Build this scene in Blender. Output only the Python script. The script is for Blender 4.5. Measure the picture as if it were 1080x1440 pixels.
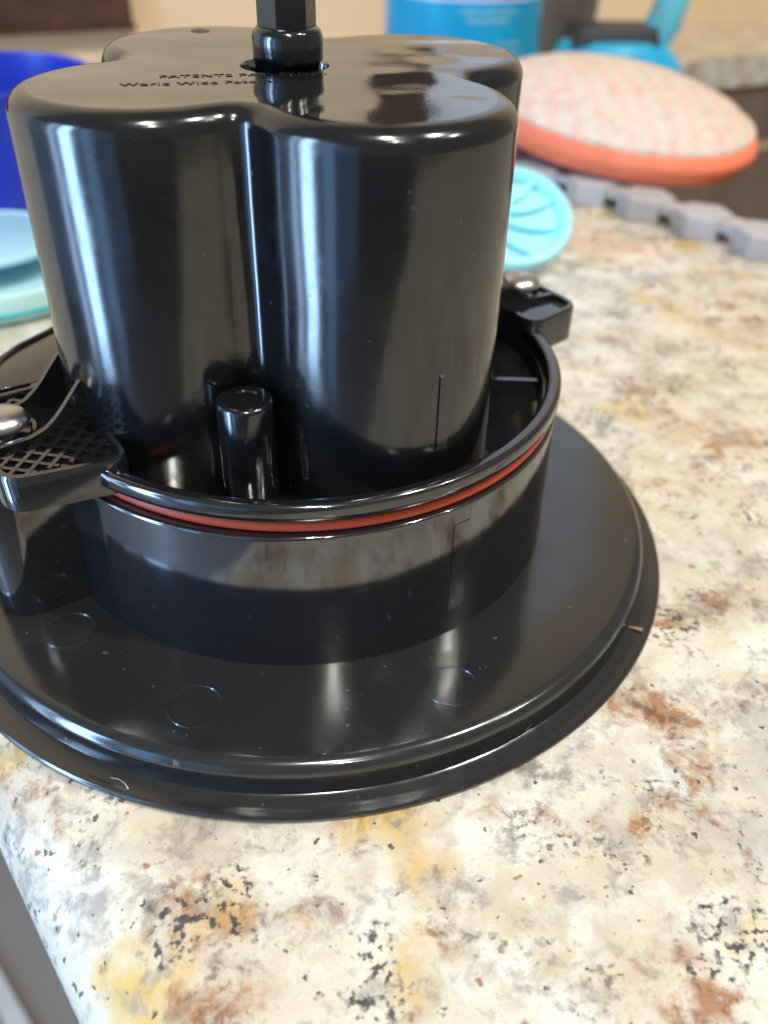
import bpy, bmesh, math, random
import numpy as np
from mathutils import Vector, Matrix

S = 0.1                      # one working unit (radius of the round base) = 0.1 m
scene = bpy.context.scene
C = scene.collection
for o in list(bpy.data.objects):
    bpy.data.objects.remove(o, do_unlink=True)
pi = math.pi
random.seed(7)

# ------------------------------------------------------------------ camera
yaw, pitch, roll, fpx = 0.1081, 0.6412, 0.0239, 1249.2
F = Vector((math.sin(yaw)*math.cos(pitch), math.cos(yaw)*math.cos(pitch), -math.sin(pitch)))
R = F.cross(Vector((0, 0, 1))).normalized(); Uv = R.cross(F)
R2 = R*math.cos(roll)+Uv*math.sin(roll); U2 = Uv*math.cos(roll)-R*math.sin(roll)
cam = bpy.data.cameras.new('camera')
co = bpy.data.objects.new('camera', cam); C.objects.link(co)
M4 = Matrix((R2, U2, -F)).transposed().to_4x4()
M4.translation = Vector((0, -2.0727, 1.5869))*S
co.matrix_world = M4
cam.sensor_fit = 'VERTICAL'; cam.sensor_height = 36; cam.lens = fpx/1440*36
cam.clip_start = 0.005; cam.clip_end = 100
cam.dof.use_dof = True; cam.dof.focus_distance = 0.182; cam.dof.aperture_fstop = 11
scene.camera = co

# ------------------------------------------------------------------ world and lamps
w = bpy.data.worlds.new('World'); scene.world = w; w.use_nodes = True
bg = w.node_tree.nodes['Background']
bg.inputs['Color'].default_value = (1.0, 0.98, 0.95, 1); bg.inputs['Strength'].default_value = 0.24
scene.view_settings.view_transform = 'Standard'; scene.view_settings.look = 'None'
scene.view_settings.exposure = 0; scene.view_settings.gamma = 1; scene.view_settings.use_curve_mapping = False

def area(name, loc, target, sx, sy, watts, col, shape='RECTANGLE'):
    l = bpy.data.lights.new(name, 'AREA'); l.shape = shape; l.size = sx*S; l.size_y = sy*S
    l.energy = watts; l.color = col
    o = bpy.data.objects.new(name, l); C.objects.link(o)
    o.location = Vector(loc)*S
    d = Vector(target)-Vector(loc)
    o.rotation_euler = d.to_track_quat('-Z', 'Y').to_euler()
    return o
# recessed ceiling lamps, 1.6 m above the counter
for (x, y, pw_) in ((2.2, -13.8, 6), (.4, -8.0, 16), (14.0, -4.6, 8), (8.6, -4.0, 16)):
    area('ceiling_lamp', (x, y, 16), (x, y, 0), .5, .5, pw_*1.2, (1, .955, .885), 'DISK')
# daylight from a glazed door to the left, reaching down to the floor
def door(a0, a1, z0, z1, d, watts_per_m2, col):
    a = math.radians((a0+a1)/2); wd = 2*d*math.tan(math.radians((a1-a0)/2))
    p = (-math.sin(a)*d, -math.cos(a)*d, (z0+z1)/2)
    area('glass_door_light', p, (0, 0, (z0+z1)/2), wd, z1-z0, watts_per_m2*wd*(z1-z0)*S*S, col)
door(59, 69, -9, 11, 20, 84, (.38, .63, 1))
door(74, 80, -9, 11, 20, 20, (.45, .66, 1))
door(41, 50, -9, 11, 20, 7, (.25, .55, 1))
door(22, 104, -9, 11, 22, 2.0, (.26, .54, 1))

# ------------------------------------------------------------------ materials
def mat(name):
    m = bpy.data.materials.new(name); m.use_nodes = True
    nt = m.node_tree
    return m, nt, nt.nodes['Principled BSDF']
class NT:
    def __init__(s, nt): s.nt = nt; s.n = nt.nodes; s.l = nt.links
    def new(s, t, **k):
        n = s.n.new(t)
        for a, b in k.items(): setattr(n, a, b)
        return n
    def link(s, a, b): s.l.new(a, b)
    def coord(s, kind='Object'):
        return s.new('ShaderNodeTexCoord').outputs[kind]
    def noise(s, vec, scale, detail=3, rough=.55, dist=0, off=0):
        mp = s.new('ShaderNodeMapping'); s.link(vec, mp.inputs['Vector']); mp.inputs['Location'].default_value = (off, off*.7, off*1.3)
        n = s.new('ShaderNodeTexNoise'); s.link(mp.outputs[0], n.inputs['Vector'])
        n.inputs['Scale'].default_value = scale; n.inputs['Detail'].default_value = detail
        n.inputs['Roughness'].default_value = rough; n.inputs['Distortion'].default_value = dist
        return n.outputs['Fac']
    def ramp(s, fac, a, b, ca=(0, 0, 0, 1), cb=(1, 1, 1, 1)):
        r = s.new('ShaderNodeValToRGB'); s.link(fac, r.inputs[0])
        r.color_ramp.elements[0].position = a; r.color_ramp.elements[0].color = ca
        r.color_ramp.elements[1].position = b; r.color_ramp.elements[1].color = cb
        return r.outputs[0]
    def math(s, op, a, b):
        n = s.new('ShaderNodeMath', operation=op)
        for i, v in enumerate((a, b)):
            if isinstance(v, (int, float)): n.inputs[i].default_value = v
            else: s.link(v, n.inputs[i])
        return n.outputs[0]
    def mix(s, fac, a, b):
        n = s.new('ShaderNodeMix', data_type='RGBA')
        if isinstance(fac, (int, float)): n.inputs[0].default_value = fac
        else: s.link(fac, n.inputs[0])
        for i, v in ((6, a), (7, b)):
            if isinstance(v, tuple): n.inputs[i].default_value = (*v, 1)
            else: s.link(v, n.inputs[i])
        return n.outputs[2]
    def bump(s, h, dist, strength=1.0):
        b = s.new('ShaderNodeBump'); s.link(h, b.inputs['Height']); b.inputs['Distance'].default_value = dist
        b.inputs['Strength'].default_value = strength
        return b.outputs[0]

def plastic(name, col, rough, wob=0.00012, dust=0.0, spec=.5, rvar=.05, ior=1.5):
    m, nt, b = mat(name); t = NT(nt); v = t.coord()
    b.inputs['Specular IOR Level'].default_value = spec; b.inputs['IOR'].default_value = ior
    n1 = t.noise(v, 22, 2); n2 = t.noise(v, 900, 2, off=3)
    sm_ = t.ramp(t.noise(v, 75, 5, .7, 1.2, off=6), .50, .72)
    base = (*col, 1)
    if dust > 0:
        d1 = t.ramp(t.noise(v, 420, 1, off=9), .765, .79)
        d2 = t.ramp(t.noise(v, 30, 3, off=5), .5, .72)
        d3 = t.math('MULTIPLY', t.ramp(t.noise(v, 140, 4, off=2), .45, .8), d2)
        f = t.math('MULTIPLY', t.math('ADD', t.math('MULTIPLY', d1, 1.6), t.math('MULTIPLY', d3, .55)), dust)
        t.link(t.mix(f, col, (.30, .29, .27)), b.inputs['Base Color'])
        rr = t.math('ADD', t.math('MULTIPLY', f, .6), t.math('ADD', t.math('ADD', rough-rvar/2, t.math('MULTIPLY', n1, rvar)), t.math('MULTIPLY', sm_, .075)))
    else:
        b.inputs['Base Color'].default_value = base
        rr = t.math('ADD', t.math('ADD', rough-rvar/2, t.math('MULTIPLY', n1, rvar)), t.math('MULTIPLY', sm_, .075))
    t.link(rr, b.inputs['Roughness'])
    h = t.math('ADD', n1, t.math('MULTIPLY', n2, .006))
    t.link(t.bump(h, wob*8), b.inputs['Normal'])
    return m

M = {}
M['gloss'] = plastic('black_gloss_plastic', (.005, .0053, .006), .15, .00012, .06, ior=1.70)
M['base'] = plastic('black_base_plastic', (.0145, .015, .0155), .15, .00005, .12, ior=1.75)
M['collar'] = plastic('black_collar_plastic', (.008, .0085, .0105), .08, .00004, .02, ior=2.1)
M['dish'] = plastic('black_dish_plastic', (.007, .007, .008), .11, .00005, .02, ior=1.9)
M['top'] = plastic('black_top_plastic', (.009, .009, .009), .045, .00030, .02, ior=3.1)
M['ink'] = plastic('black_letter_plastic', (.004, .004, .004), .35)
M['rubber'] = plastic('red_silicone', (.42, .060, .026), .42, spec=.25)
m, nt, b = mat('screw_steel'); b.inputs['Metallic'].default_value = 1; b.inputs['Base Color'].default_value = (.55, .53, .52, 1)
t = NT(nt); t.link(t.math('ADD', .2, t.math('MULTIPLY', t.noise(t.coord(), 300, 3), .2)), b.inputs['Roughness']); M['steel'] = m

# granite
m, nt, b = mat('granite'); t = NT(nt); v0 = t.coord()
wn = t.new('ShaderNodeTexNoise'); t.link(v0, wn.inputs['Vector']); wn.inputs['Scale'].default_value = 120; wn.inputs['Detail'].default_value = 4
vm = t.new('ShaderNodeVectorMath', operation='MULTIPLY_ADD'); t.link(wn.outputs['Color'], vm.inputs[0]); vm.inputs[1].default_value = (.006, .006, .006); t.link(v0, vm.inputs[2])
v = vm.outputs[0]
def grains(scale, off, rnd=1.0):
    mp = t.new('ShaderNodeMapping'); t.link(v, mp.inputs['Vector']); mp.inputs['Location'].default_value = (off, off*.6, 0); mp.inputs['Rotation'].default_value = (.4, .3, off)
    g = t.new('ShaderNodeTexVoronoi', feature='F1'); t.link(mp.outputs[0], g.inputs['Vector']); g.inputs['Scale'].default_value = scale; g.inputs['Randomness'].default_value = rnd
    q = t.new('ShaderNodeSeparateColor'); t.link(g.outputs['Color'], q.inputs[0]); return q.outputs
def gmask(g, dens, lo, hi, soft=.03):
    """grains whose random number falls below the local density"""
    d_ = t.ramp(dens, lo, hi); n_ = t.new('ShaderNodeMapRange'); t.link(t.math('SUBTRACT', d_, g), n_.inputs[0]); n_.inputs[1].default_value = 0; n_.inputs[2].default_value = soft
    return n_.outputs[0]
def blot(c, n, lo, hi, amt, col): return t.mix(t.math('MULTIPLY', t.ramp(n, lo, hi), amt), c, col)
c = t.mix(t.ramp(t.noise(v, 30, 6, .62), .36, .62), (.56, .485, .35), (.70, .66, .54))
c = blot(c, t.noise(v, 58, 5, .62, off=4), .50, .64, .9, (.75, .735, .66))
c = blot(c, t.noise(v, 42, 5, .65, off=14), .52, .68, .62, (.40, .385, .35))
c = blot(c, t.noise(v, 30, 6, .70, off=11), .54, .66, .50, (.43, .33, .24))
c = blot(c, t.noise(v, 23, 4, .62, off=31), .57, .67, .92, (.62, .41, .10))
c = blot(c, t.noise(v, 105, 5, .70, off=21), .535, .65, .72, (.28, .26, .235))
rm = t.ramp(t.noise(v, 33, 4, .62, off=41), .53, .61)
c = t.mix(t.math('MULTIPLY', t.math('MULTIPLY', rm, t.ramp(t.noise(v, 95, 6, .70, off=43), .46, .60)), .88), c, (.33, .135, .045))
c = t.mix(t.math('MULTIPLY', t.math('MULTIPLY', rm, t.ramp(t.noise(v, 200, 5, .68, off=46), .53, .64)), .75), c, (.12, .06, .035))
dm = t.ramp(t.noise(v, 40, 4, .65, off=71), .54, .63)
c = t.mix(t.math('MULTIPLY', t.math('MULTIPLY', dm, t.ramp(t.noise(v, 150, 5, .70, off=73), .46, .60)), .85), c, (.19, .165, .15))
# black mica: soft small dots, in loose clusters and singly
sm = t.ramp(t.noise(v, 64, 4, .65, off=51), .535, .625)
c = t.mix(t.math('MULTIPLY', t.math('MULTIPLY', sm, t.ramp(t.noise(v0, 520, 2, .55, off=53), .51, .61)), .92), c, (.04, .04, .045))
c = t.mix(t.math('MULTIPLY', t.ramp(t.noise(v0, 380, 2, .5, off=61), .68, .73), .88), c, (.05, .045, .045))
c = t.mix(t.math('MULTIPLY', t.ramp(t.noise(v0, 250, 2, .5, off=81), .675, .74), .82), c, (.26, .09, .035))
fg = t.noise(v0, 1300, 2, .6, off=91)
c = t.mix(t.ramp(fg, .40, .72, (0, 0, 0, 1), (.16, .16, .16, 1)), c, (.33, .30, .26))
t.link(c, b.inputs['Base Color'])
t.link(t.math('ADD', .05, t.math('MULTIPLY', t.noise(v, 120, 3), .08)), b.inputs['Roughness'])
t.link(t.bump(t.noise(v, 160, 3), .00006), b.inputs['Normal'])
M['granite'] = m

def simple(name, col, rough, var=.15, scale=40, metal=0, bump=0.0, col2=None):
    m, nt, b = mat(name); t = NT(nt); v = t.coord()
    n = t.noise(v, scale, 4)
    c2 = col2 or tuple(x*(1-var) for x in col)
    t.link(t.mix(t.ramp(n, .35, .65), c2, col), b.inputs['Base Color'])
    b.inputs['Roughness'].default_value = rough; b.inputs['Metallic'].default_value = metal
    if bump: t.link(t.bump(t.noise(v, scale*6, 3), bump), b.inputs['Normal'])
    return m
M['wall'] = simple('beige_wall_paint', (.80, .59, .36), .6, .08, 3)
M['wood'] = simple('dark_brown_wood', (.085, .035, .02), .4, .5, 30)
M['blue'] = simple('blue_plastic', (.02, .045, .50), .3, .15, 12)
M['mint'] = simple('mint_plastic', (.50, .76, .73), .35, .08, 12)
M['teal'] = simple('teal_plastic', (.06, .42, .46), .35, .1)
M['paleblue'] = simple('pale_blue_plastic', (.32, .60, .78), .35, .08, 12)
M['aqua'] = simple('aqua_silicone', (.36, .80, .84), .5, .08, 20)
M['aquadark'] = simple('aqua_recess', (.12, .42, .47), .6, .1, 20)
M['orange'] = simple('orange_sponge_edge', (.90, .22, .105), .75, .12, 60, bump=.0006)
M['greymat'] = simple('grey_silicone', (.43, .41, .42), .6, .10, 30)
M['sink'] = simple('brown_grey_sink', (.24, .19, .155), .35, .3, 8, col2=(.17, .11, .08))
M['brush'] = simple('blue_brush_plastic', (.02, .47, .76), .35, .1, 30)
M['brushlight'] = simple('light_blue_plastic', (.18, .66, .86), .35, .1)
M['black'] = simple('dark_grey_rubber', (.035, .04, .05), .5, .3)
M['label'] = None
M['pink'] = simple('pink_purple_label', (.42, .16, .36), .4, .4, 40)
M['white'] = simple('pale_plastic', (.55, .62, .75), .35, .1)
M['tumbler'] = simple('grey_brown_metal', (.24, .205, .17), .45, .3, 14, metal=.3)
M['floor'] = simple('brown_grey_floor', (.25, .215, .19), .5, .12, 2)
M['strip'] = simple('pale_metal', (.6, .58, .55), .4, .1)
# turquoise label with pale, illegible print
m, nt, b = mat('turquoise_label'); t = NT(nt); v = t.coord('Object')
sp = t.new('ShaderNodeSeparateXYZ'); t.link(v, sp.inputs[0])
c = t.mix(t.ramp(t.noise(v, 20, 2), .3, .7), (.0, .27, .52), (.0, .33, .56))
b.inputs['Roughness'].default_value = .3
t.link(c, b.inputs['Base Color']); M['label'] = m
M['print'] = simple('pale_print', (.20, .52, .66), .4, .2, 300)
# sponge mesh: woven pale net over peach
m, nt, b = mat('sponge_net'); t = NT(nt); v = t.coord('Object')
wv = t.new('ShaderNodeTexWave', wave_type='BANDS', bands_direction='X'); t.link(v, wv.inputs['Vector'])
wv.inputs['Scale'].default_value = 26; wv.inputs['Distortion'].default_value = 1.6; wv.inputs['Detail'].default_value = 3; wv.inputs['Detail Scale'].default_value = 3
c = t.mix(t.ramp(t.math('ADD', t.math('MULTIPLY', wv.outputs['Fac'], .5), t.math('MULTIPLY', t.noise(v, 90, 4, .7, off=1), .6)), .3, .8), (.70, .50, .40), (.66, .57, .46))
c = t.mix(t.math('MULTIPLY', t.ramp(t.noise(v, 140, 3, off=7), .52, .66), .6), c, (.46, .40, .32))
c = t.mix(t.math('MULTIPLY', t.ramp(t.noise(v, 70, 3, off=17), .55, .68), .55), c, (.78, .34, .27))
t.link(c, b.inputs['Base Color']); b.inputs['Roughness'].default_value = .85
t.link(t.bump(t.noise(v, 220, 4), .002), b.inputs['Normal'])
M['net'] = m

# ------------------------------------------------------------------ helpers
def mk(name, verts, faces, material, parent=None, smooth=35, loc=None):
    me = bpy.data.meshes.new(name)
    me.from_pydata([tuple(float(q)*S for q in p) for p in verts], [], faces)
    bm = bmesh.new(); bm.from_mesh(me)
    bmesh.ops.recalc_face_normals(bm, faces=bm.faces[:]); bm.to_mesh(me); bm.free()
    if smooth:
        for p in me.polygons: p.use_smooth = True
        me.set_sharp_from_angle(angle=math.radians(smooth))
    me.materials.append(M[material])
    o = bpy.data.objects.new(name, me); C.objects.link(o)
    if parent: o.parent = parent
    if loc is not None: o.location = Vector(loc)*S
    return o
def empty(name, loc, label, cat, group=None):
    o = bpy.data.objects.new(name, None); C.objects.link(o); o.location = Vector(loc)*S
    o.empty_display_size = .02; o['label'] = label; o['category'] = cat
    if group: o['group'] = group
    return o
def tag(o, label, cat, group=None):
    o['label'] = label; o['category'] = cat
    if group: o['group'] = group
    return o
def arc(cx, cz, r, a0, a1, n=7):
    return [(cx+r*math.cos(math.radians(a0+(a1-a0)*i/n)), cz+r*math.sin(math.radians(a0+(a1-a0)*i/n))) for i in range(n+1)]
def lathe(prof, n=160, c=(0, 0), closed=False):
    V = []; Fc = []
    k = len(prof)
    for i in range(n):
        a = 2*pi*i/n
        for r, z in prof: V.append((c[0]+r*math.cos(a), c[1]+r*math.sin(a), z))
    for i in range(n):
        j = (i+1) % n
        for q in range(k if closed else k-1):
            q2 = (q+1) % k
            Fc.append((i*k+q, j*k+q, j*k+q2, i*k+q2))
    if not closed:
        if prof[0][0] > 1e-6: Fc.append(tuple(i*k for i in range(n)))
        if prof[-1][0] > 1e-6: Fc.append(tuple(i*k+k-1 for i in range(n)))
    return V, Fc
def prism(pts, z0, z1, bev=.006, n=3):
    """extruded 2-D outline (counter-clockwise) with a rounded upper edge"""
    P = np.array(pts, float); nx = len(P)
    d = np.roll(P, -1, 0)-np.roll(P, 1, 0); nr = np.stack([d[:, 1], -d[:, 0]], 1); nr /= np.linalg.norm(nr, axis=1)[:, None]+1e-9
    V = []; Fc = []
    rings = [(0, z0), (0, z1-bev)]+[(bev*(1-math.cos(a)), z1-bev+bev*math.sin(a)) for a in [pi/2*i/n for i in range(1, n+1)]]
    for off, z in rings:
        for p in P-nr*off: V.append((p[0], p[1], z))
    for q in range(len(rings)-1):
        for i in range(nx):
            j = (i+1) % nx; Fc.append((q*nx+i, q*nx+j, (q+1)*nx+j, (q+1)*nx+i))
    Fc.append(tuple(range(nx))[::-1]); Fc.append(tuple((len(rings)-1)*nx+i for i in range(nx)))
    return V, Fc
def rrect(x0, x1, y0, y1, r, n=6):
    o = []
    for cx, cy, a in ((x1-r, y1-r, 0), (x0+r, y1-r, 90), (x0+r, y0+r, 180), (x1-r, y0+r, 270)):
        for i in range(n+1):
            t_ = math.radians(a+90*i/n); o.append((cx+r*math.cos(t_), cy+r*math.sin(t_)))
    return o
def wallring(po, pin, z0, z1, b=.005):
    """closed wall between an outer and an inner outline of equal point count"""
    n = len(po); V = []; Fc = []
    po = np.array(po); pin = np.array(pin)
    rings = [(po, z0), (po, z1-b), (po+(pin-po)*.2, z1), (po+(pin-po)*.8, z1), (pin, z1-b), (pin, z0)]
    for P, z in rings:
        for p in P: V.append((p[0], p[1], z))
    for q in range(len(rings)):
        q2 = (q+1) % len(rings)
        for i in range(n):
            j = (i+1) % n; Fc.append((q*n+i, q*n+j, q2*n+j, q2*n+i))
    return V, Fc
def torus(cx, cy, cz, R_, r, n=96, k=12):
    V = []; Fc = []
    for i in range(n):
        a = 2*pi*i/n
        for j in range(k):
            b_ = 2*pi*j/k; V.append((cx+(R_+r*math.cos(b_))*math.cos(a), cy+(R_+r*math.cos(b_))*math.sin(a), cz+r*math.sin(b_)))
    for i in range(n):
        for j in range(k):
            i2 = (i+1) % n; j2 = (j+1) % k; Fc.append((i*k+j, i2*k+j, i2*k+j2, i*k+j2))
    return V, Fc
def tube(path, rad, k=8):
    P = [Vector(p) for p in path]; V = []; Fc = []; up = Vector((.13, .2, .97)).normalized()
    for i, p in enumerate(P):
        tg = (P[min(i+1, len(P)-1)]-P[max(i-1, 0)]).normalized()
        a = tg.cross(up).normalized(); b_ = a.cross(tg)
        rr = rad[i] if isinstance(rad, (list, tuple)) else rad
        for j in range(k):
            q = 2*pi*j/k; V.append(tuple(p+a*rr*math.cos(q)+b_*rr*math.sin(q)))
    for i in range(len(P)-1):
        for j in range(k):
            j2 = (j+1) % k; Fc.append((i*k+j, i*k+j2, (i+1)*k+j2, (i+1)*k+j))
    Fc.append(tuple(range(k))); Fc.append(tuple((len(P)-1)*k+j for j in range(k)))
    return V, Fc
def xf(V, ang=0, off=(0, 0, 0)):
    c_, s_ = math.cos(ang), math.sin(ang)
    return [(x*c_-y*s_+off[0], x*s_+y*c_+off[1], z+off[2]) for x, y, z in V]
def barbox(p, q, w_, z0, z1):
    p = Vector(p); q = Vector(q); d = (q-p).normalized(); n = Vector((-d.y, d.x))*w_/2
    pts = [p-n, q-n, q+n, p+n]
    V = [(a.x, a.y, z0) for a in pts]+[(a.x, a.y, z1) for a in pts]
    return V, [(0, 1, 2, 3), (4, 5, 6, 7), (0, 1, 5, 4), (1, 2, 6, 5), (2, 3, 7, 6), (3, 0, 4, 7)]
def joinm(parts):
    V = []; Fc = []
    for v_, f_ in parts:
        o = len(V); V += list(v_); Fc += [tuple(i+o for i in f) for f in f_]
    return V, Fc

# ------------------------------------------------------------------ setting: counter, wall, sink, floor
e0 = Vector((-.453, -1.283)); eu = Vector((.527, -.850)).normalized()      # outermost line of the counter's bullnose edge
en = Vector((eu.y, -eu.x))                                                # outward (to the floor side)
if en.x > 0: en = -en
wa = Vector((-2, 6.9)); wb = Vector((5, 9.4)); wd = (wb-wa).normalized()
sink_pts = [(1.50, 3.75), (2.62, 2.35), (5.60, 4.85), (4.86+.55, 7.72), (4.0, 7.22)]
bm = bmesh.new()
rE = .26; rZ = .19
in0 = e0-en*rE
def isect(p, d, q, e):
    den = d.x*e.y-d.y*e.x; t_ = ((q.x-p.x)*e.y-(q.y-p.y)*e.x)/den; return p+d*t_
A = in0+eu*6; B = isect(in0, eu, wa, wd); Cc = wa+wd*14; D = Vector((A.x+10, A.y))
outer = [A, D, Cc, B]
def rounded(pts, r, n=5):
    o = []
    for i in range(len(pts)):
        p = Vector(pts[i]); a = (Vector(pts[i-1])-p).normalized(); b_ = (Vector(pts[(i+1) % len(pts)])-p).normalized()
        for k in range(n+1):
            t_ = k/n; q0 = p+a*r; q1 = p+b_*r
            o.append(q0*(1-t_)**2+p*2*t_*(1-t_)+q1*t_**2)
    return o
hole = rounded(sink_pts, .22)
vo = [bm.verts.new((p.x*S, p.y*S, 0)) for p in outer]; vh = [bm.verts.new((p.x*S, p.y*S, 0)) for p in hole]
eds = [bm.edges.new((vs[i], vs[(i+1) % len(vs)])) for vs in (vo, vh) for i in range(len(vs))]
bmesh.ops.triangle_fill(bm, edges=eds, use_beauty=True)
for f in [f for f in bm.faces if False]: pass
# sink cut-out edge (thickness of the slab)
vl = [bm.verts.new((p.x*S, p.y*S, -.3*S)) for p in hole]
for i in range(len(vh)):
    j = (i+1) % len(vh); bm.faces.new((vh[i], vh[j], vl[j], vl[i]))
# bullnose along the open edge
prev = [vo[0], vo[3]]
for k in range(1, 25):
    a = pi*k/24
    off = en*(rE*math.sin(a)); z = -rZ+rZ*math.cos(a)
    cur = [bm.verts.new(((p.x+off.x)*S, (p.y+off.y)*S, z*S)) for p in (A, B)]
    bm.faces.new((prev[0], cur[0], cur[1], prev[1])); prev = cur
bmesh.ops.recalc_face_normals(bm, faces=bm.faces[:])
me = bpy.data.meshes.new('countertop'); bm.to_mesh(me); bm.free()
for p in me.polygons: p.use_smooth = True
me.set_sharp_from_angle(angle=math.radians(40)); me.materials.append(M['granite'])
ct = bpy.data.objects.new('countertop', me); C.objects.link(ct); ct['kind'] = 'structure'
if any(p.normal.z < -.9 and abs(p.center.z) < 1e-6 for p in me.polygons): me.flip_normals()

wp0 = wa-wd*12; wp1 = wa+wd*20; wn_ = Vector((wd.y, -wd.x))
def wallbox(p0, p1, t0, t1, z0, z1):
    a = [p0+wn_*t0, p1+wn_*t0, p1+wn_*t1, p0+wn_*t1]
    V = [(q.x, q.y, z0) for q in a]+[(q.x, q.y, z1) for q in a]
    return V, [(0, 1, 2, 3), (4, 5, 6, 7), (0, 1, 5, 4), (1, 2, 6, 5), (2, 3, 7, 6), (3, 0, 4, 7)]
o = mk('wall', *wallbox(wp0, wp1, -.5, 0, -9, 16), 'wall', smooth=0); o['kind'] = 'structure'
o = mk('floor', [(-60, -60, -9), (60, -60, -9), (60, 30, -9), (-60, 30, -9)], [(0, 1, 2, 3)], 'floor', smooth=0); o['kind'] = 'structure'

# sink basin under the cut-out
sk = empty('sink', (3.6, 5.0, -2.0), 'dark brown grey sink bowl let into the granite behind the sponge', 'sink')
base_in = [Vector((3.4, 5.0))+(p-Vector((3.4, 5.0)))*1.0 for p in hole]
V = []; Fc = []
n = len(hole); cen = sum(hole, Vector((0, 0)))/n
for s_, z in ((1.03, -.31), (1.0, -1.7), (.93, -1.95)):
    for p in hole: q = cen+(p-cen)*s_; V.append((q.x-3.6, q.y-5.0, z+2.0))
for k in range(2):
    for i in range(n): j = (i+1) % n; Fc.append((k*n+i, k*n+j, (k+1)*n+j, (k+1)*n+i))
Fc.append(tuple(2*n+i for i in range(n)))
mk('basin', V, Fc, 'sink', sk)
dv = barbox((2.45, 4.9), (5.0, 6.15), .22, -1.9, -.42); mk('divider', [(x-3.6, y-5.0, z+2.0) for x, y, z in dv[0]], dv[1], 'sink', sk, 0)

# ------------------------------------------------------------------ the black housing
H = empty('motor_housing', (0, 0, 0), 'glossy black plastic housing with four-lobed body, red seal and wide round base', 'housing')
# base
prof = [(0.0, .0015), (1.0-.004, .0015)]+arc(.994, .012, .0085, -60, 60, 4)+[(.985, .0205), (.955, .0195), (.947, .024)]+[(.945, .035)]+arc(.913, .0725, .032, 0, 90, 9)+[(.78, .1045), (.60, .1045), (0, .1045)]
base = mk('base_disc', *lathe(prof, 220), 'base', H, 40)
for (x, y) in ((-.255, -.764), (.305, -.75), (-.565, -.509)):
    mk('ejector_mark', *torus(x, y, .1041, .058, .0028, 48, 6), 'base', base)
# collar
prof = [(.664, .10), (.661, .20), (.659, .455)]+arc(.652, .4605, .007, 0, 90, 4)+[(.630, .4675), (.630, .10)]
collar = mk('collar', *lathe(prof, 220), 'collar', H, 50)
def strip_on_cyl(cx, cy, r, az0, az1, z0, z1, th, nn=5):
    V = []; Fc = []
    for z in (z0, z1):
        for rr in (r-.01, r+th):
            for i in range(nn+1):
                a = math.radians(az0+(az1-az0)*i/nn); V.append((cx+rr*math.cos(a), cy+rr*math.sin(a), z-(.011 if (rr > r and z == z1) else 0)))
    k = nn+1
    for i in range(nn):
        Fc += [(i, i+1, k+i+1, k+i), (2*k+i, 2*k+i+1, 3*k+i+1, 3*k+i), (k+i, k+i+1, 3*k+i+1, 3*k+i)]
    Fc += [(0, k, 3*k, 2*k), (nn, k+nn, 3*k+nn, 2*k+nn)]
    return V, Fc
mk('rib', *strip_on_cyl(0, 0, .660, -61.4, -57.8, .1045, .432, .0018), 'collar', collar)
LUG = math.radians(28.5)
def stadium(u0, u1, r, n=14):
    o = [(u0, -r)]
    for i in range(n+1):
        a = -pi/2+pi*i/n; o.append((u1+r*math.cos(a), r*math.sin(a)))
    o.append((u0, r)); return o
for ang in (LUG, LUG+pi):
    v_, f_ = prism(stadium(.60, .765, .088), .1046, .468, .006)
    mk('screw_boss', xf(v_, ang), f_, 'collar', collar)
# seal
mk('sealing_ring', *torus(.009, -.001, .4815, .6305, .0148, 200, 14), 'rubber', H)
# upper dish with lip
prof = [(.25, .40), (.57, .40)]+[(.600, .404), (.614, .416)]+[(.626, .525)]+arc(.639, .5345, .013, 180, 90, 6)+arc(.650, .5345, .013, 90, 0, 6)+[(.664, .515), (.661, .5105), (.652, .509), (.622, .507), (.610, .47), (.25, .36)]
dish = mk('dish', *lathe(prof, 220, closed=True), 'dish', H, 40)
# clover body
a_c, rho, phi = .325, .262, -.235
ctr = [(a_c*math.cos(phi-pi/4+k*pi/2), a_c*math.sin(phi-pi/4+k*pi/2)) for k in range(4)]
def sdf(x, y, kk=.065):
    ds = sorted(math.hypot(x-c_[0], y-c_[1])-rho for c_ in ctr)
    d = ds[0]
    h = max(kk-abs(ds[0]-ds[1]), 0)/kk
    return d-h*h*kk*.25
NC = 288; cont = []
for i in range(NC):
    th = 2*pi*i/NC; lo, hi = .2, .8
    for _ in range(40):
        md = (lo+hi)/2
        if sdf(md*math.cos(th), md*math.sin(th)) < 0: lo = md
        else: hi = md
    cont.append((lo*math.cos(th), lo*math.sin(th)))
cont = np.array(cont)
# even arc length
seg = np.linalg.norm(np.roll(cont, -1, 0)-cont, axis=1); cum = np.concatenate([[0], np.cumsum(seg)]); tt = np.linspace(0, cum[-1], NC, endpoint=False)
cc = np.vstack([cont, cont[:1]]); cont = np.stack([np.interp(tt, cum, cc[:, 0]), np.interp(tt, cum, cc[:, 1])], 1)
d = np.roll(cont, -1, 0)-np.roll(cont, 1, 0); nrm = np.stack([d[:, 1], -d[:, 0]], 1); nrm /= np.linalg.norm(nrm, axis=1)[:, None]
ZT = 1.218; fr = .042
rings = [(cont, .395), (cont, .6), (cont, .9), (cont, ZT-fr)]
for i in range(1, 9):
    a = pi/2*i/8; rings.append((cont-nrm*fr*(1-math.cos(a)), ZT-fr+fr*math.sin(a)))
flat = rings[-1][0]
angs = np.arctan2(flat[:, 1], flat[:, 0]); hr = .094
holep = np.stack([hr*np.cos(angs)-.008, hr*np.sin(angs)], 1)
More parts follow.
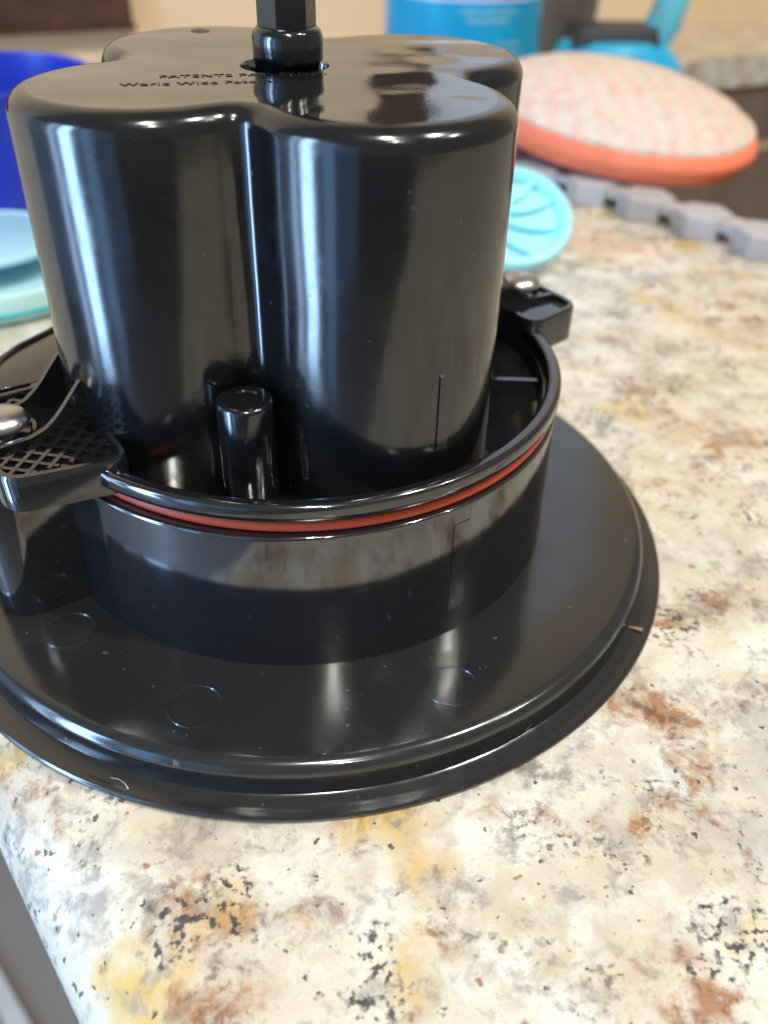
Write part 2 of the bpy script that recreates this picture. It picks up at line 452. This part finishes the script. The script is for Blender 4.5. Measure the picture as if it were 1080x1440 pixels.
sides = joinm([([(p[0], p[1], z) for P, z in rings for p in P],
    [(q*NC+i, q*NC+(i+1) % NC, (q+1)*NC+(i+1) % NC, (q+1)*NC+i) for q in range(len(rings)-1) for i in range(NC)])])
body = mk('lobed_body', *sides, 'gloss', H, 60)
tr = [(flat, ZT), (flat+(holep-flat)*.3, ZT), (flat+(holep-flat)*.7, ZT), (holep, ZT), (holep*.97, ZT-.006), (holep*.95, ZT-.1)]
mk('top_face', [(p[0], p[1], z) for P, z in tr for p in P],
   [(q*NC+i, q*NC+(i+1) % NC, (q+1)*NC+(i+1) % NC, (q+1)*NC+i) for q in range(len(tr)-1) for i in range(NC)]+[tuple((len(tr)-1)*NC+i for i in range(NC))], 'top', body, 40)
mk('rib', *strip_on_cyl(ctr[0][0], ctr[0][1], rho, -66.5, -61.0, .40, .76, .0035), 'gloss', body)
mk('gate_mark', *lathe([(0, ZT-.004), (.014, ZT-.001), (.02, ZT+.0015), (.024, ZT+.0005)], 24, (-.213, .425)), 'ink', body)
# raised lettering (the photo's is too soft to read for certain)
def text(name, body_, size, loc, rz, parent):
    cu = bpy.data.curves.new(name, 'FONT'); cu.body = body_; cu.size = size*S; cu.extrude = .0012*S; cu.space_character = 1.05
    to = bpy.data.objects.new(name, cu); C.objects.link(to)
    dg = bpy.context.evaluated_depsgraph_get()
    me = bpy.data.meshes.new_from_object(to.evaluated_get(dg)); bpy.data.objects.remove(to, do_unlink=True)
    me.materials.clear(); me.materials.append(M['ink'])
    o = bpy.data.objects.new(name, me); C.objects.link(o); o.parent = parent
    o.location = Vector(loc)*S; o.rotation_euler = (0, 0, rz); return o
text('lettering', 'PATENTS PAT. PEND.', .034, (-.255, -.135, ZT), .12, body)
text('lettering', 'World Wide Patents', .034, (-.32, -.210, ZT), .12, body)
# posts in the dish
for (x, y, r, z1) in ((-.118, -.455, .060, .68), (.10, .47, .060, .68)):
    mk('post', *lathe([(r*1.04, .398), (r, .60)]+arc(r-.012, z1-.012, .012, 0, 90, 4)+[(r*.55, z1), (r*.5, z1-.004), (0, z1-.004)], 40, (x, y)), 'gloss', dish)
# radial ribs in the notches
for az in (-7.5, 80, 172):
    v_, f_ = barbox((.40, 0), (.612, 0), .016, .40, .497); mk('rib', xf(v_, math.radians(az)), f_, 'dish', dish, 0)
# screw lugs
for li, ang in enumerate((LUG+pi, LUG)):
    u0, u1 = ((.545, .800), (.60, .80))[li]
    t0, t1, ts = ((-.155, .212, .01), (-.185, .11, -.01))[li]
    q0 = .05 if li == 0 else 0.0                         # the camera-side wall runs slightly outwards
    cn_ = [(u0, t0), (u1, t0), (u1, t1), (u0, t1+q0)] if li == 0 else [(u0, t0-.03), (u1, t0), (u1, t1), (u0, t1)]
    ci_ = [(u0+.018, t0+.018), (u1-.018, t0+.018), (u1-.018, t1-.018), (u0+.018, t1+q0-.018)] if li == 0 else [(u0+.018, t0-.012), (u1-.018, t0+.018), (u1-.018, t1-.018), (u0+.018, t1-.018)]
    po = [tuple(p) for p in rounded(cn_, .055, 8)]; pin = [tuple(p) for p in rounded(ci_, .04, 8)]; ztop = (.567, .570)[li]
    v_, f_ = wallring(po, pin, (.486, .474)[li], ztop, .007); lug = mk('screw_lug', xf(v_, ang), f_, 'dish', dish, 45)
    v_, f_ = prism([tuple(p) for p in rounded([(a*.97+.03*(u0+u1)/2, b_*.97+.03*(t0+t1)/2) for a, b_ in cn_], .05, 8)], .490, (.5495, .556)[li], .002); mk('lug_floor', xf(v_, ang), f_, 'dish', lug)
    parts = []
    for (a0, a1) in ((ts+.075, t1-.014), (t0+.014, ts-.075)) if li == 0 else ():
        w_ = a1-a0; uu = u0+.018-w_
        while uu < u1-.03:
            for sg in (1, -1):
                k0 = max(0, (u0+.016-uu)/w_); k1 = min(1, (u1-.016-uu)/w_)
                if k1-k0 < .15: continue
                pa = (uu+w_*k0, (a0+w_*k0) if sg > 0 else (a1-w_*k0)); pb = (uu+w_*k1, (a0+w_*k1) if sg > 0 else (a1-w_*k1))
                parts.append(barbox(pa, pb, .009, .548, .5600 if sg > 0 else .5592))
            uu += .046
    if parts: v_, f_ = joinm(parts); mk('lattice', xf(v_, ang), f_, 'dish', lug, 0)
    v_, f_ = lathe([(.070, .53), (.070, .558), (.066, .562), (.058, .562), (.054, .558), (.054, .53)], 40, (.735, 0), closed=True)
    mk('screw_well', xf(v_, ang), f_, 'dish', lug)
    for tq in (ts+.073, ts-.073):
        cu = [(.78, .570), (.70, .574), (.668, .585), (.645, .602), (.625, .622), (.585, .668), (.54, .715)]
        V = []; Fc = []
        for s_ in (-.007, .007):
            for u, z in cu: V.append((u, tq+s_, z))
            for u, z in cu: V.append((u, tq+s_, .50))
        k = len(cu)
        for i in range(k-1):
            Fc += [(i, i+1, k+i+1, k+i), (2*k+i, 2*k+i+1, 3*k+i+1, 3*k+i), (i, i+1, 2*k+i+1, 2*k+i)]
        Fc += [(0, k, 3*k, 2*k), (k-1, 2*k-1, 4*k-1, 3*k-1)]
        mk('gusset', xf(V, ang), Fc, 'dish', lug, 30)
    # pan-head screw
    prof = [(0, .53), (.026, .53), (.026, .571), (.057, .578)]+[(.057*math.cos(math.radians(q)), .580+.032*math.sin(math.radians(q))) for q in range(8, 90, 9)]+[(0.0, .612)]
    v_, f_ = lathe(prof, 40, (.735, 0)); sc = mk('screw', xf(v_, ang), f_, 'steel', H)
# flat wing of the dish lip behind the left lug
wing = [(-.60, -.10), (-.60, .05), (-.555, .24), (-.60, .262), (-.668, .149), (-.715, .08), (-.745, .007), (-.752, -.08), (-.72, -.15)]
mk('lip_wing', *prism(wing[::-1] if sum(wing[i][0]*wing[(i+1) % 9][1]-wing[(i+1) % 9][0]*wing[i][1] for i in range(9)) < 0 else wing, .480, .5488, .004), 'dish', dish)
mk('wing_lip', *tube([(-.735, -.12, .546), (-.752, -.07, .546), (-.745, .007, .546), (-.715, .08, .546), (-.668, .149, .546), (-.60, .262, .546)], .010, 10), 'dish', dish)
# shaft
shaft = mk('shaft', *lathe([(0, 1.0), (.061, 1.0), (.061, 1.80), (.055, 1.81), (0, 1.81)], 6), 'gloss', H, 20)
shaft.rotation_euler = (0, 0, math.radians(9))
prof = [(0, 1.1), (.058, 1.1), (.066, 1.222), (.0735, 1.231), (.0735, 1.255)]+[(.0735, 1.272), (.070, 1.284), (.0635, 1.291), (.05, 1.293), (0, 1.293)]
mk('shaft_collar', *lathe(prof, 48), 'gloss', shaft, 40)
# lint and hairs caught on the base
def on_top(pts, r_, name, label, matname):
    return tag(mk(name, *tube(pts, r_, 5), matname), label, 'lint')
M['lint'] = simple('tan_fibre', (.45, .24, .14), .8); M['hair'] = simple('pale_fibre', (.5, .5, .5), .6)
on_top([(.797, -.518, .026), (.808, -.520, .025), (.818, -.526, .025), (.828, -.531, .025)], [.002, .002, .005, .005], 'lint', 'tiny orange tan fibre on the right rim of the black base', 'lint')
on_top([(-.43, -.874, .024), (-.412, -.880, .0245), (-.398, -.892, .0245), (-.390, -.905, .024)], [.0006, .0006, .0007, .002], 'lint', 'thin pale curved hair lying on the front left rim of the black base', 'hair')

# ------------------------------------------------------------------ things behind
# blue cup
cb_ = empty('blue_cup', (-1.62, 3.12, 0), 'deep blue round plastic cup at the left edge, behind the black housing', 'cup')
mk('cup_body', *lathe([(0, .0), (.50, .0), (.53, .02), (.575, .60), (.587, .61), (.565, .615), (.52, .05), (0, .04)], 80), 'blue', cb_, 50)
mk('rim', *torus(0, 0, .615, .580, .014, 80, 10), 'blue', cb_)
# mint container
mc = empty('mint_dish', (-1.34, 1.86, 0), 'mint green round shallow dish with teal line, left of the black housing', 'dish')
mk('dish_wall', *lathe([(0, .0), (.45, .0), (.505, .02), (.518, .06), (.52, .13), (.505, .14), (.48, .13), (.46, .04), (0, .03)], 90), 'mint', mc, 45)
mk('seam_line', *torus(0, 0, .055, .516, .012, 90, 8), 'teal', mc)
pl = empty('pale_blue_lid', (-1.40, 1.97, .142), 'pale blue round lid resting on the mint dish below the blue cup', 'lid')
mk('lid_plate', *lathe([(0, .0), (.34, .0), (.36, .008), (.36, .02), (.34, .03), (0, .022)], 90), 'paleblue', pl, 45)
mk('lid_rim', *torus(0, 0, .026, .34, .010, 90, 8), 'mint', pl)
# aqua ribbed scrubber
aq = empty('ribbed_scrubber', (1.0, 1.97, 0), 'small aqua ribbed silicone scrubber leaning behind the right screw', 'scrubber')
def tiltv(V, ang, off):
    c_, s_ = math.cos(ang), math.sin(ang)
    return [(x+off[0], y*c_-z*s_+off[1], y*s_+z*c_+off[2]) for x, y, z in V]
def sc8(V): return [(x*.86, y*.86, z*.86) for x, y, z in V]
tl = math.radians(33); of = (0, 0, .235)
v_, f_ = lathe([(0, -.10), (.20, -.09), (.29, -.03), (.325, .03), (.318, .075), (.285, .085), (.262, .06), (.25, .02)], 64); mk('scrubber_body', sc8(tiltv(v_, tl, of)), f_, 'aqua', aq)
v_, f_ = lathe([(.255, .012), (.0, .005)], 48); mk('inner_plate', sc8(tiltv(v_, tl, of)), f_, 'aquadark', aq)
for k in range(9):
    a0 = math.radians(-190+33*k); pth = []
    for i in range(9):
        q = i/8; a = a0+q*.75; rr = .10+.36*q; x = -.11+rr*math.cos(a); y = .09+rr*math.sin(a)
        if x*x+y*y < .268**2: pth.append((x, y, .04+.012*math.sin(pi*q)))
    if len(pth) > 2: v_, f_ = tube(pth, .017, 8); mk('slat', sc8(tiltv(v_, tl, of)), f_, 'aqua', aq)
v_, f_ = lathe([(0, .03), (.10, .06), (.12, .05), (.12, 0)], 32, (-.11, .09)); mk('centre_knob', sc8(tiltv(v_, tl, of)), f_, 'aqua', aq)
# grey hexagon mat
mp0 = Vector((1.487, 3.229)); mp1 = Vector((2.36, 2.02)); md = (mp1-mp0)/4.2; mn = Vector((-md.y, md.x)).normalized()
if mn.y < 0: mn = -mn
ma = empty('hexagon_mat', (1.9, 2.7, 0), 'grey mat of linked hexagon tiles under the orange sponge', 'mat')
hexes = {}
pitchl = md.length; ra = math.atan2(md.y, md.x)
for r_ in range(4):
    for k in range(-2, 6):
        if r_ > 0 and k > 1-r_: continue
        p = mp0+md*(k+(.5 if r_ % 2 else 0))+mn*pitchl*.866*r_
        hexes[(r_, k)] = p
        hv = [(p.x-1.9+.150*math.cos(ra+pi/6+i*pi/3), p.y-2.7+.150*math.sin(ra+pi/6+i*pi/3)) for i in range(6)]
        v_, f_ = prism(hv, .0045, .12, .014); mk('hexagon', v_, f_, 'greymat', ma, 40)
for (r_, k), p in hexes.items():
    for q_ in ((r_, k+1), (r_+1, k), (r_+1, k-1) if r_ % 2 == 0 else (r_+1, k+1)):
        if q_ in hexes:
            q = hexes[q_]; dd = (q-p).normalized()
            v_, f_ = barbox(p+dd*.10, q-dd*.10, .125, .060, .100); mk('link', [(x-1.9, y-2.7, z) for x, y, z in v_], f_, 'greymat', ma, 0)
# sponge
sg_ = empty('sponge', (1.95, 3.50, .122), 'oval scrubbing sponge with pale net top and orange edge on the grey mat', 'sponge')
def pad(rx, ry, z0, z1, crown, n=96, pw=2.25, edge=.1):
    V = []; Fc = []
    prof = [(.0, z0), (.6, z0), (.93, z0+.02), (1.0, z0+edge), (1.0, z1-edge*.6), (.965, z1-.01), (.9, z1+crown*.25), (.7, z1+crown*.65), (.4, z1+crown*.92), (.15, z1+crown)]
    for s_, z in prof:
        for i in range(n):
            a = 2*pi*i/n; c_, q_ = math.cos(a), math.sin(a)
            V.append((s_*rx*math.copysign(abs(c_)**(2/pw), c_), s_*ry*math.copysign(abs(q_)**(2/pw), q_), z))
    for k in range(len(prof)-1):
        for i in range(n): j = (i+1) % n; Fc.append((k*n+i, k*n+j, (k+1)*n+j, (k+1)*n+i))
    Fc.append(tuple((len(prof)-1)*n+i for i in range(n)))
    return V, Fc
sga = math.radians(-46); tx = math.radians(5)
def spx(V): return xf([(x, y, z-.10*x) for x, y, z in tiltv(V, tx, (0, 0, .075))], sga)
v_, f_ = pad(.87, .66, .0, .19, .0, pw=2.0); mk('orange_edge', spx(v_), f_, 'orange', sg_, 50)
v_, f_ = pad(.84, .63, .15, .22, .15, edge=.03, pw=2.0); mk('net_top', spx(v_), f_, 'net', sg_, 60)
# turquoise canister
cn = empty('canister', (1.28, 5.2, 0), 'turquoise labelled canister standing by the wall behind the housing', 'canister')
mk('canister_body', *lathe([(0, 0), (.54, 0), (.56, .03), (.56, 1.25), (.52, 1.30), (0, 1.30)], 80), 'white', cn, 45)
mk('label', *lathe([(.566, .06), (.566, .775)], 80), 'label', cn, 60)
mk('label_band', *lathe([(.567, .80), (.567, 1.15)], 80), 'pink', cn, 60)
def curved(x0, x1, z0, z1, az=0, r=.570, n=10):
    V = []; Fc = []
    for i in range(n+1):
        a = -pi/2+az+(x0+(x1-x0)*i/n)
        V += [(r*math.cos(a), r*math.sin(a), z0), (r*math.cos(a), r*math.sin(a), z1)]
    for i in range(n): Fc.append((2*i, 2*i+2, 2*i+3, 2*i+1))
    return V, Fc
for (x0, x1, z0, z1) in ((-.12, .62, .70, .735), (-.02, .52, .645, .685), (.34, .70, .50, .54), (.40, .74, .44, .48)):
    xx = x0; q_ = 0
    while xx < x1:
        wv_ = random.uniform(.03, .055); mk('print', *curved(xx, min(xx+wv_, x1), z0+random.uniform(0, .008), z1-random.uniform(0, .008), -.1, n=2), 'print', cn, 0); xx += wv_+.014
mk('cap', *lathe([(.46, 1.29), (.46, 1.5), (.43, 1.53), (0, 1.53)], 60), 'white', cn, 45)
# grey tumbler
tb = empty('tumbler', (2.42, 7.0, 0), 'grey brown metal tumbler between the turquoise canister and the blue brush', 'tumbler')
mk('tumbler_body', *lathe([(0, 0), (.36, 0), (.38, .03), (.47, 1.3), (.45, 1.3), (.35, .06), (0, .06)], 60), 'tumbler', tb, 45)
mk('rim', *torus(0, 0, 1.3, .46, .014, 60, 8), 'tumbler', tb)
# blue dish brush
br = empty('dish_brush', (2.78, 6.25, 0), 'bright blue dish brush with dark band and light blue handle behind the sponge', 'brush')
v_, f_ = lathe([(0, 0), (.50, 0), (.51, .05), (.48, .18), (.43, .27), (.38, .32), (0, .34)], 56); mk('brush_head', [(x*1.08*(1.0+(.28*(1-z/.34) if x > 0 else 0)), y*.8, z) for x, y, z in v_], f_, 'brush', br, 50)
for i in range(26):
    a = -pi+pi*(i+.5)/26
    if math.cos(a) > .35: continue
    v_, f_ = tube([(.553*math.cos(a), .410*math.sin(a), .03), (.523*math.cos(a), .387*math.sin(a), .17), (.47*math.cos(a), .348*math.sin(a), .265)], .012, 5); mk('ridge', v_, f_, 'brush', br)
v_, f_ = prism(rrect(-.40, .36, -.25, .25, .06), .30, .43, .02); mk('dark_band', [(x*(1-(z-.30)*.9), y*(1-(z-.30)*.9), z) for x, y, z in v_], f_, 'black', br, 50)
mk('handle', *tube([(.36, .0, .30), (.42, -.02, .45), (.46, -.03, .62), (.50, -.02, .9)], [.14, .15, .14, .12], 20), 'brushlight', br)
# dark wood frame on the wall
wf = wallbox(wa-wd*3.5, wa+wd*.64, 0.003, .12, .30, 1.3)
def shift(V, o): return [(x-o[0], y-o[1], z-o[2]) for x, y, z in V]
w0 = (wa.x, wa.y, .30)
fr_ = empty('wooden_ledge', w0, 'dark brown wooden ledge fixed to the beige wall at the upper left', 'ledge')
mk('ledge_board', shift(wf[0], w0), wf[1], 'wood', fr_, 0)
wl = wallbox(wa-wd*3.5, wa+wd*.66, 0.003, .17, .26, .298); mk('moulding', shift(wl[0], w0), wl[1], 'wood', fr_, 0)
# pale strip across the floor, far below the counter edge
ms = empty('floor_strip', (-3.6, 3.0, -8.99), 'pale metal strip on the floor at the lower left corner', 'strip')
v_, f_ = barbox((-1.6, 2.1), (1.6, -2.1), .2, 0, .06); mk('strip_bar', v_, f_, 'strip', ms, 0)

# window in the wall above the picture: it shows mirrored in the housing's top
wo = mk('window_frame', *wallbox(wa+wd*2.95, wa+wd*3.62, .002, .16, 2.70, 9.5), 'wood', None, 0); wo['kind'] = 'structure'
m, nt, b = mat('daylight_pane'); b.inputs['Base Color'].default_value = (.3, .32, .35, 1); b.inputs['Roughness'].default_value = .1
b.inputs['Emission Color'].default_value = (.80, .88, 1, 1); b.inputs['Emission Strength'].default_value = .62; M['pane'] = m
mk('pane', *wallbox(wa+wd*3.63, wa+wd*7.5, .003, .06, 2.66, 9.5), 'pane', wo, 0)
